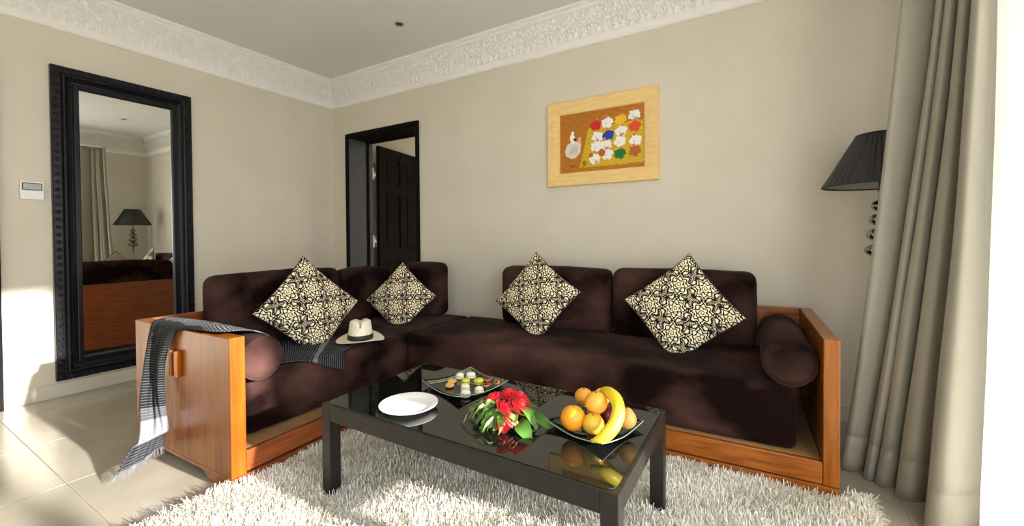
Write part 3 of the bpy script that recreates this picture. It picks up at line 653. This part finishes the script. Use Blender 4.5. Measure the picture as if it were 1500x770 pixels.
# ------------------------------------------------------------------ fruit
def fruit(name, lab, loc, r, m, sz=1.0, dimple=.06, prof=None, tilt=(0, 0, 0), stem=True):
    P = []
    for k in range(17):
        a = -PI/2+PI*k/16; rr = r*math.cos(a); zz = r*sz*math.sin(a)
        if prof: rr *= prof(math.sin(a))
        zz -= math.copysign(dimple*r*math.exp(-(rr/(.28*r))**2), zz) if abs(a) > .3 else 0
        P.append((max(rr, .0004), zz+r*sz*(1-dimple)))
    t = thing(name, lab, 'fruit', loc, 0, 'fruit on the glass dish')
    lathe('flesh', P, m, t, n=28, rot=tilt)
    if stem:
        ro = Matrix.Rotation(tilt[0], 4, 'X') if not tilt[1] else Matrix.Rotation(tilt[1], 4, 'Y'); top = ro @ Vector((0, 0, r*sz*(2-2.0*dimple)-.001))
        lathe('stem_button', [(.0035, -.002), (.0035, .002), (.002, .003)], 'stem', t, n=10, loc=top, rot=tilt)
    return t
ZD = TT+.006
fruit('orange', 'large bright orange at the left front of the fruit dish', (3.346, -1.606, .433-.039), .039, 'orange', .98, .05)
fruit('apple', 'yellow green apple at the dish front beside the banana tip', (3.412, -1.605, .432-.033), .033, 'apple', .94, .12)
fruit('apricot', 'orange yellow fruit resting on top in the middle of the pile', (3.405, -1.560, .477-.034), .0355, 'apricot', .95, .05)
fruit('mandarin', 'small orange mandarin behind the large orange at the pile back', (3.333, -1.480, .458-.031), .031, 'mandarin', .92, .06)
fruit('lemon', 'yellow lemon peeking out behind the banana top', (3.388, -1.456, .446-.026), .027, 'lemon', 1.15, -.06, stem=False)
fruit('plum', 'dark red plum half hidden inside the banana curve', (3.437, -1.530, .432-.026), .0275, 'plum', 1.0, .05)
fruit('pear', 'brownish orange pear right of the banana', (3.492, -1.520, .430-.032), .029, 'pear', 1.15, .04, prof=lambda s: 1-.22*max(0, s)-.06*s)
fruit('mandarin', 'orange mandarin at the rear of the dish, mostly hidden under the pile', (3.372, -1.470, TT+.006), .030, 'mandarin', .92, .06)
bp = catmull([(3.392, -1.478, .476), (3.420, -1.510, .497), (3.464, -1.556, .500), (3.490, -1.602, .482), (3.487, -1.645, .450), (3.463, -1.672, .424), (3.440, -1.682, .414)], 22)
b0 = Vector((3.46, -1.65, ZD)); bw = []
for k in range(22):
    s = k/21; bw.append(.0195*min(1, .30+2.6*min(s, 1-s)**.9) if 0 < k < 21 else .006)
bnn = thing('banana', 'ripe yellow banana curved over the right side of the fruit pile', 'fruit', b0, 0, 'fruit on the glass dish')
V_, F_ = tube_vf([Vector(p)-b0 for p in bp], bw, 10); link('peel', mesh('peel', V_, F_, 'banana', True), bnn)
e0 = Vector(bp[-1])-b0; e1 = (Vector(bp[-1])-Vector(bp[-2])).normalized(); tube('tip', [e0-e1*.004, e0+e1*.004, e0+e1*.009], [.0075, .0065, .004], 'bananatip', bnn, 8)
s0 = Vector(bp[0])-b0; s1 = (Vector(bp[0])-Vector(bp[1])).normalized(); tube('stalk', [s0-s1*.004, s0+s1*.010, s0+s1*.022], [.0075, .0055, .006], 'bananatip', bnn, 8)

# ------------------------------------------------------------------ small cakes
ZC = TT+.005
def puck(r, h, dome=.3): return [(r*.90, 0), (r, h*.2), (r, h*.6), (r*.85, h*.9), (r*.5, h*(1+dome*.6)), (.0006, h*(1+dome))]
def cake(kind, x, y, lab, r=.016, z=0):
    t = thing({'ring': 'ring_biscuit', 'cream': 'cream_cake', 'pist': 'pistachio_cake', 'berry': 'berry_tart', 'nut': 'nut_tart'}[kind], lab, 'cake', (x, y, ZC+z), random.uniform(0, 3), 'small cakes on the glass dish')
    if kind == 'ring':
        pr = [(r*.3+r*.0, .004)]+[(r*.65+r*.38*math.cos(a), .007+.007*math.sin(a)) for a in np.linspace(-PI, PI, 13)]
        lathe('biscuit', pr[1:], 'cookie', t, n=24, cap=False); lathe('jam_centre', [(r*.42, .003), (r*.38, .0085), (.0006, .0095)], 'jam', t, n=16)
    elif kind == 'cream':
        lathe('base', puck(r, .011, .1), 'cream', t, n=22); lathe('icing', [(r*.93, .011), (r*.96, .015), (r*.8, .020), (r*.45, .024), (.0006, .025)], 'cream', t, n=22, fn=lambda a, b, c: (a*(1+.05*math.sin(6*math.atan2(b, a))), b*(1+.05*math.sin(6*math.atan2(b, a))), c))
    elif kind == 'pist':
        lathe('base', puck(r, .008, .0), 'cookie', t, n=20); lathe('icing', [(r*.96, .008), (r*.98, .014), (r*.75, .021), (.0006, .024)], 'pist', t, n=20)
    else:
        lathe('tart_shell', [(r*.7, 0), (r, .010), (r*.92, .0105), (r*.85, .007), (.0006, .006)], 'cookie', t, n=20)
        for k in range(6):
            a = k*PI/3; rr = r*.55 if k else 0
            v, f = lathe_vf([(.0006, 0), (.004, .0015), (.0052, .005), (.004, .0085), (.0006, .010)], 10); link('berry' if kind == 'berry' else 'nut', mesh('berry', v, f, 'jam' if (kind == 'berry' or k % 2) else 'nut', True), t, (rr*math.cos(a), rr*math.sin(a), .007))
cake('ring', 2.745, -1.476, 'ring biscuit with dark jam, nearest the left corner of the cake dish', .018)
cake('ring', 2.722, -1.432, 'ring biscuit with dark jam, behind the other ring biscuit', .019)
cake('cream', 2.716, -1.372, 'cream cake at the back left of the cake dish', .019)
cake('cream', 2.752, -1.340, 'taller cream cake at the far back of the cake dish', .022)
cake('pist', 2.778, -1.412, 'flat pistachio green cake in the dish centre', .019)
cake('pist', 2.826, -1.385, 'bright lime yellow cake, biggest green one on the dish', .022)
cake('cream', 2.820, -1.470, 'white iced cake, second from the front of the dish', .019)
cake('cream', 2.862, -1.524, 'cream cake nearest the front corner of the cake dish', .021)
cake('cream', 2.886, -1.466, 'cream cake at the right front edge of the cake dish', .019)
cake('berry', 2.838, -1.338, 'dark berry tart at the back right of the cake dish', .019)
cake('berry', 2.872, -1.398, 'dark berry tart beside the lime cake', .018)
cake('nut', 2.902, -1.352, 'nut and berry tart at the right corner of the cake dish', .019)

# ------------------------------------------------------------------ flowers
fl0 = Vector((3.10, -1.615, TT)); fa = thing('flower_arrangement', 'low arrangement of red blooms with green leaves and pale sprigs on table', 'flowers', fl0)
def petal_mesh(n=6, w_=.020, l=.030, cup=.9):
    V, F = [], []
    for i in range(n):
        t = i/(n-1)
        for j in range(5):
            s = (j/4-.5)*2; wd = w_*math.sin(min(1, .25+t*1.0)*PI*.62)*(1-.35*t*t); x = s*wd; zc = l*t; y = cup*(.010*math.sin(t*PI*.8)+.014*t*t*0)-.007*s*s
            V.append((x, y+.012*t*t*.5, zc))
    return V, grid_faces(n, 5)
pv, pfc = petal_mesh(); pme = mesh('petal', np.array(pv), pfc, 'petal', True)
def bloom(p, r, seed, lean):
    rr = random.Random(seed); c = empty('bloom', p); c.parent = fa; c.rotation_euler = lean
    v, f = lathe_vf([(.001, 0), (r*.45, r*.25), (r*.5, r*.6), (r*.3, r*1.0), (.001, r*1.05)], 12); link('heart', mesh('heart', v, f, 'petal', True), c)
    for ring, (nn, tl, sc, zo) in enumerate(((4, .12, .85, .10), (5, .38, 1.0, .02), (7, .75, 1.08, -.04))):
        for k in range(nn):
            az = 2*PI*k/nn+ring*.5+rr.uniform(-.15, .15); s_ = r/.030*sc*rr.uniform(.92, 1.08)
            m_ = Matrix.Rotation(az, 4, 'Z') @ Matrix.Translation((0, r*.22, r*zo)) @ Matrix.Rotation(-tl-rr.uniform(0, .15), 4, 'X')
            o = link('petal', pme, c, m_.to_translation(), m_.to_euler(), (s_, s_, s_))
for i, (x, y, z, r, lean) in enumerate(((3.062, -1.620, .427, .033, (.2, -.5, 0)), (3.100, -1.588, .436, .034, (-.1, 0, .5)), (3.158, -1.628, .424, .037, (.3, .4, 1)), (3.122, -1.662, .422, .033, (.7, .1, 2)), (3.140, -1.592, .440, .030, (-.2, .3, .2)), (3.142, -1.690, .398, .020, (1.2, .2, .3)))):
    bloom(Vector((x, y, z))-fl0, r, i, lean)
    tube('stem', [Vector((x, y, z))-fl0, Vector((3.11+.2*(x-3.11), -1.62, .395))-fl0, Vector((3.11, -1.62, .378))-fl0], .0025, 'leaf', fa, 6)
def leafmesh(l, w_, bend, m):
    V = []; n = 9
    for i in range(n):
        t = i/(n-1); wd = w_*math.sin(PI*min(1, t*.92+.04))**.8
        for s in (-1, -.5, 0, .5, 1): V.append((l*t, s*wd, .004+.030*math.sin(t*PI)*bend-bend*.02*t*t+.10*abs(s)*wd+.003*math.sin(9*t)*s))
    return mesh('leaf', np.array(V), grid_faces(n, 5), m, True)
lm = [leafmesh(.080, .022, .6, 'leaf'), leafmesh(.095, .018, 1.0, 'leaf'), leafmesh(.070, .013, .8, 'leaf')]
lr = random.Random(4)
for k in range(20):
    az = 2*PI*k/20+lr.uniform(-.12, .12); o = link('leaf', lm[k % 3], fa, (.025*math.cos(az), .025*math.sin(az), lr.uniform(.006, .030)), (0, lr.uniform(-.35, .12), az), (lr.uniform(.9, 1.25),)*3)
link('leaf', lm[0], fa, (.07, -.035, .02), (.5, .25, -.55), (1.1, 1.15, 1)); link('leaf', lm[0], fa, (.08, .01, .018), (.3, .15, .05), (1.1, 1.1, 1))
# pale pointed sprigs spilling towards the front
sm = [leafmesh(.075, .0052, 1.0, 'sprig'), leafmesh(.090, .0060, .7, 'sprig'), leafmesh(.060, .0070, 1.2, 'sprig'), leafmesh(.085, .0050, 1.0, 'leaf')]
for k in range(64):
    az = -PI*.5+lr.uniform(-1.25, .50); o = link('sprig', sm[k % 4], fa, (.022*math.cos(az)+lr.uniform(-.02, .02)-.012, .022*math.sin(az)+lr.uniform(-.015, .01), lr.uniform(.010, .044)), (lr.uniform(-.6, .6), lr.uniform(-.15, .42), az), (lr.uniform(.75, 1.15),)*3)
cm = leafmesh(.040, .012, .8, 'coral')
for k in range(3): link('coral_petal', cm, fa, (.035+.006*k, -.055-.006*k, .022+.004*k), (.4, -.1, -.5+.35*k))

# ------------------------------------------------------------------ shag rug
RX0, RX1, RY0, RY1 = 2.035, 4.20, -2.55, -.84
rug = thing('shag_rug', 'cream shaggy long-pile rug under the coffee table', 'rug', ((RX0+RX1)/2, (RY0+RY1)/2, 0))
rcx, rcy = (RX0+RX1)/2, (RY0+RY1)/2
box('backing', (RX0-rcx, RX1-rcx, RY0-rcy, RY1-rcy, .0005, .010), 'backing', rug, .003)
def pile(nt):
    x = rng.uniform(RX0, RX1, nt); y = rng.uniform(RY0, RY1, nt)
    keep = np.ones(nt, bool)
    for lx in (TX0, TX1-lw):
        for ly in (TY0, TY1-lw): keep &= ~((x > lx-.002) & (x < lx+lw+.002) & (y > ly-.002) & (y < ly+lw+.002))
    # stay clear of the sofa plinths
    us = CP*x+SP*(y-SO); vs = SP*x-CP*(y-SO)
    keep &= ~((vs < .826) & (us < 4.10)); keep &= ~((us < UF+.010) & (vs < VL+.004))
    x, y = x[keep], y[keep]; n = len(x)
    f = lambda a, b, c: np.sin(x*a+y*b+c)
    ang = .8*f(7, 4, 0)+.8*f(-15, 19, 1)+rng.uniform(-2.2, 2.2, n)
    lean = np.clip(.62+.15*f(21, -17, 3)+rng.normal(0, .26, n), .05, 1.25)
    L = rng.uniform(.026, .048, n); wd = rng.uniform(.0011, .0022, n)
    dx, dy = np.cos(ang), np.sin(ang); px, py = -dy, dx; tw = rng.uniform(-.8, .8, n); px, py = px*np.cos(tw)-py*np.sin(tw), px*np.sin(tw)+py*np.cos(tw)
    rows = []; curl = rng.normal(.2, .4, n)
    for t in (0, .5, 1.0):
        a = lean*(.45+.75*t)+curl*t*t; hx = L*t*np.sin(a); hz = np.maximum(L*t*np.cos(a), .002)
        X = x+dx*hx-rcx; Y = y+dy*hx-rcy; Z = .009+hz; ww = wd*(1-.4*t)
        rows.append(np.stack([X-px*ww, Y-py*ww, Z], 1)); rows.append(np.stack([X+px*ww, Y+py*ww, Z], 1))
    V = np.stack(rows, 1).reshape(-1, 3); b = np.arange(n)[:, None]*6
    F = np.concatenate([b+np.array([[0, 1, 3, 2]]), b+np.array([[2, 3, 5, 4]])], 0)
    return tag(link('pile', mesh('pile', V, F, 'pile', True), rug), kind='stuff')
pile(340000)

# ------------------------------------------------------------------ curtains
def drape(name, bot, top, m, lab, ztop, nw, nz=40, hem=True, zb=.004):
    def smooth(P):
        P = [np.array(p) for p in P]; d = [0]
        for a, b in zip(P[:-1], P[1:]): d.append(d[-1]+max(.012, np.linalg.norm(b-a))**.5)
        d = np.array(d)/d[-1]; C_ = catmull([(*p, q) for p, q in zip(P, d)], 600); s = np.interp(np.linspace(0, 1, nw), np.linspace(0, 1, 600), np.arange(600))
        i = np.clip(s.astype(int), 0, 598); f = (s-i)[:, None]; return C_[i, :2]*(1-f)+C_[i+1, :2]*f
    B, T = smooth(bot), smooth(top); Z = np.concatenate([np.array([zb, zb+.05, zb+.10, .146, .150, .154]), np.linspace(.2, ztop, nz)])
    V = []
    for z in Z:
        k = ((z-zb)/(ztop-zb)); kk = (1-k)**1.3; P = B*kk+T*(1-kk)
        ph = np.arange(nw)/nw*40; wob = .0022*np.sin(ph+z*4)+.0018*np.sin(ph*.37-z*7); 
        g = np.gradient(P, axis=0); nrm = np.stack([g[:, 1], -g[:, 0]], 1); nrm /= np.linalg.norm(nrm, axis=1)[:, None]+1e-9
        off = wob*(1-k)+(-.0035 if abs(z-.150) < .002 else 0)
        P = P+nrm*(off[:, None] if not np.isscalar(off) else off); V.append(np.concatenate([P, np.full((nw, 1), z)], 1))
    base = Vector((*B.mean(0), 0)); V = np.array(V).reshape(-1, 3)-np.array(base); o = link(name, mesh(name, V, grid_faces(len(Z), nw), m, True), None, base)
    s = o.modifiers.new('thickness', 'SOLIDIFY'); s.thickness = .003; s.offset = 0; return tag(o, lab, 'curtain')
cb = [[4.205, -.545], [4.16, -.555], [4.149, -.572], [4.164, -.590], [4.200, -.580], [4.233, -.560], [4.255, -.548], [4.240, -.575], [4.214, -.615], [4.220, -.642], [4.236, -.640], [4.255, -.612], [4.272, -.592], [4.262, -.618], [4.245, -.645], [4.258, -.668], [4.284, -.666], [4.330, -.622], [4.362, -.602], [4.345, -.640], [4.300, -.690], [4.305, -.722], [4.337, -.736], [4.385, -.705], [4.420, -.665], [4.400, -.73], [4.345, -.85], [4.330, -.915], [4.350, -.950], [4.390, -.940], [4.440, -.895], [4.475, -.84], [4.53, -.75], [4.60, -.68]]
ct = [[4.388, -.600], [4.352, -.605], [4.345, -.617], [4.352, -.628], [4.400, -.622], [4.440, -.606], [4.465, -.598], [4.458, -.618], [4.444, -.648], [4.446, -.664], [4.454, -.664], [4.468, -.645], [4.480, -.628], [4.474, -.645], [4.464, -.662], [4.468, -.677], [4.478, -.676], [4.500, -.645], [4.512, -.630], [4.504, -.655], [4.489, -.692], [4.488, -.715], [4.496, -.722], [4.514, -.705], [4.528, -.685], [4.518, -.72], [4.488, -.79], [4.477, -.828], [4.482, -.848], [4.496, -.842], [4.515, -.815], [4.527, -.785], [4.555, -.73], [4.60, -.69]]
drape('drape', cb, ct, 'curtain', 'floor-length taupe satin curtain in deep folds at the right edge', 2.335, 420)
sb_ = [(4.60, -.80), (4.50, -.88), (4.447, -.955), (4.455, -1.0), (4.50, -1.01), (4.53, -1.03), (4.49, -1.08), (4.46, -1.14), (4.50, -1.17), (4.53, -1.20), (4.48, -1.26), (4.46, -1.31), (4.51, -1.34), (4.54, -1.38)]
st_ = [(4.60, -.80), (4.545, -.82), (4.515, -.85), (4.520, -.88), (4.55, -.90), (4.565, -.93), (4.535, -.98), (4.52, -1.03), (4.55, -1.06), (4.57, -1.10), (4.535, -1.16), (4.525, -1.25), (4.555, -1.42), (4.57, -1.72)]
drape('sheer_curtain', sb_, st_, 'sheer', 'bright white sheer curtain beside the taupe drape at the far right', 2.335, 160)
trk = tag(box('curtain_track', (4.42, 4.64, -4.3, -.56, 2.337, 2.352), 'white', bev=.003), 'white curtain track above the taupe curtain', 'curtain track')

# ------------------------------------------------------------------ floor lamp
LX, LY = 4.321, -.322
lp = thing('floor_lamp', 'black pleated shade floor lamp with stacked chrome balls behind curtain', 'lamp', (LX, LY, 0))
lathe('base', [(.105, 0), (.108, .006), (.100, .014), (.05, .022), (.018, .034), (.012, .05)], 'chrome', lp, n=40)
lathe('pole', [(.008, .05), (.008, .90)], 'chrome', lp, n=16); lathe('neck', [(.012, 1.15), (.010, 1.18), (.014, 1.20), (.009, 1.22), (.009, 1.30)], 'chrome', lp, n=16)
for zc_, r_, h_ in ((.926, .062, .033), (.998, .053, .033), (1.067, .044, .031), (1.130, .036, .028)):
    lathe('ball', [(max(.007, r_*math.cos(a)), zc_+h_*math.sin(a)) for a in np.linspace(-PI/2, PI/2, 15)], 'chrome', lp, n=32)
for zc_ in (.963, 1.033, 1.098): lathe('spacer', [(.014, zc_-.006), (.014, zc_+.006)], 'chrome', lp, n=16)
def shade():
    n = 180; V = []; R0, R1, Z0, Z1 = .218, .092, 1.225, 1.452; nzs = 10
    for i in range(nzs):
        t = i/(nzs-1)
        for k in range(n):
            a = 2*PI*k/n; pl = .0032*math.sin(a*45)*(1-.4*t)+.0012*math.sin(a*7+t*6); r = R0+(R1-R0)*t+pl; V.append((r*math.cos(a), r*math.sin(a), Z0+(Z1-Z0)*t))
    F = [(i*n+k, i*n+(k+1) % n, (i+1)*n+(k+1) % n, (i+1)*n+k) for i in range(nzs-1) for k in range(n)]
    o = link('shade', mesh('shade', V, F, 'shade', True), lp)
    lathe('lining', [(R0-.008, Z0+.002), (R1-.007, Z1-.002)], 'lining', o, n=64, cap=False)
    for R, Z in ((R0, Z0), (R1, Z1)): tube('trim_band', [(R*math.cos(a), R*math.sin(a), Z) for a in np.linspace(0, 2*PI, 49)], .0045, 'band', o, 6)
    for k in range(3): a = 2*PI*k/3+.3; tube('spider_arm', [(0, 0, 1.30), (.5*R1*math.cos(a), .5*R1*math.sin(a), 1.40), (R1*math.cos(a), R1*math.sin(a), Z1-.004)], .002, 'chrome', o, 6)
shade()
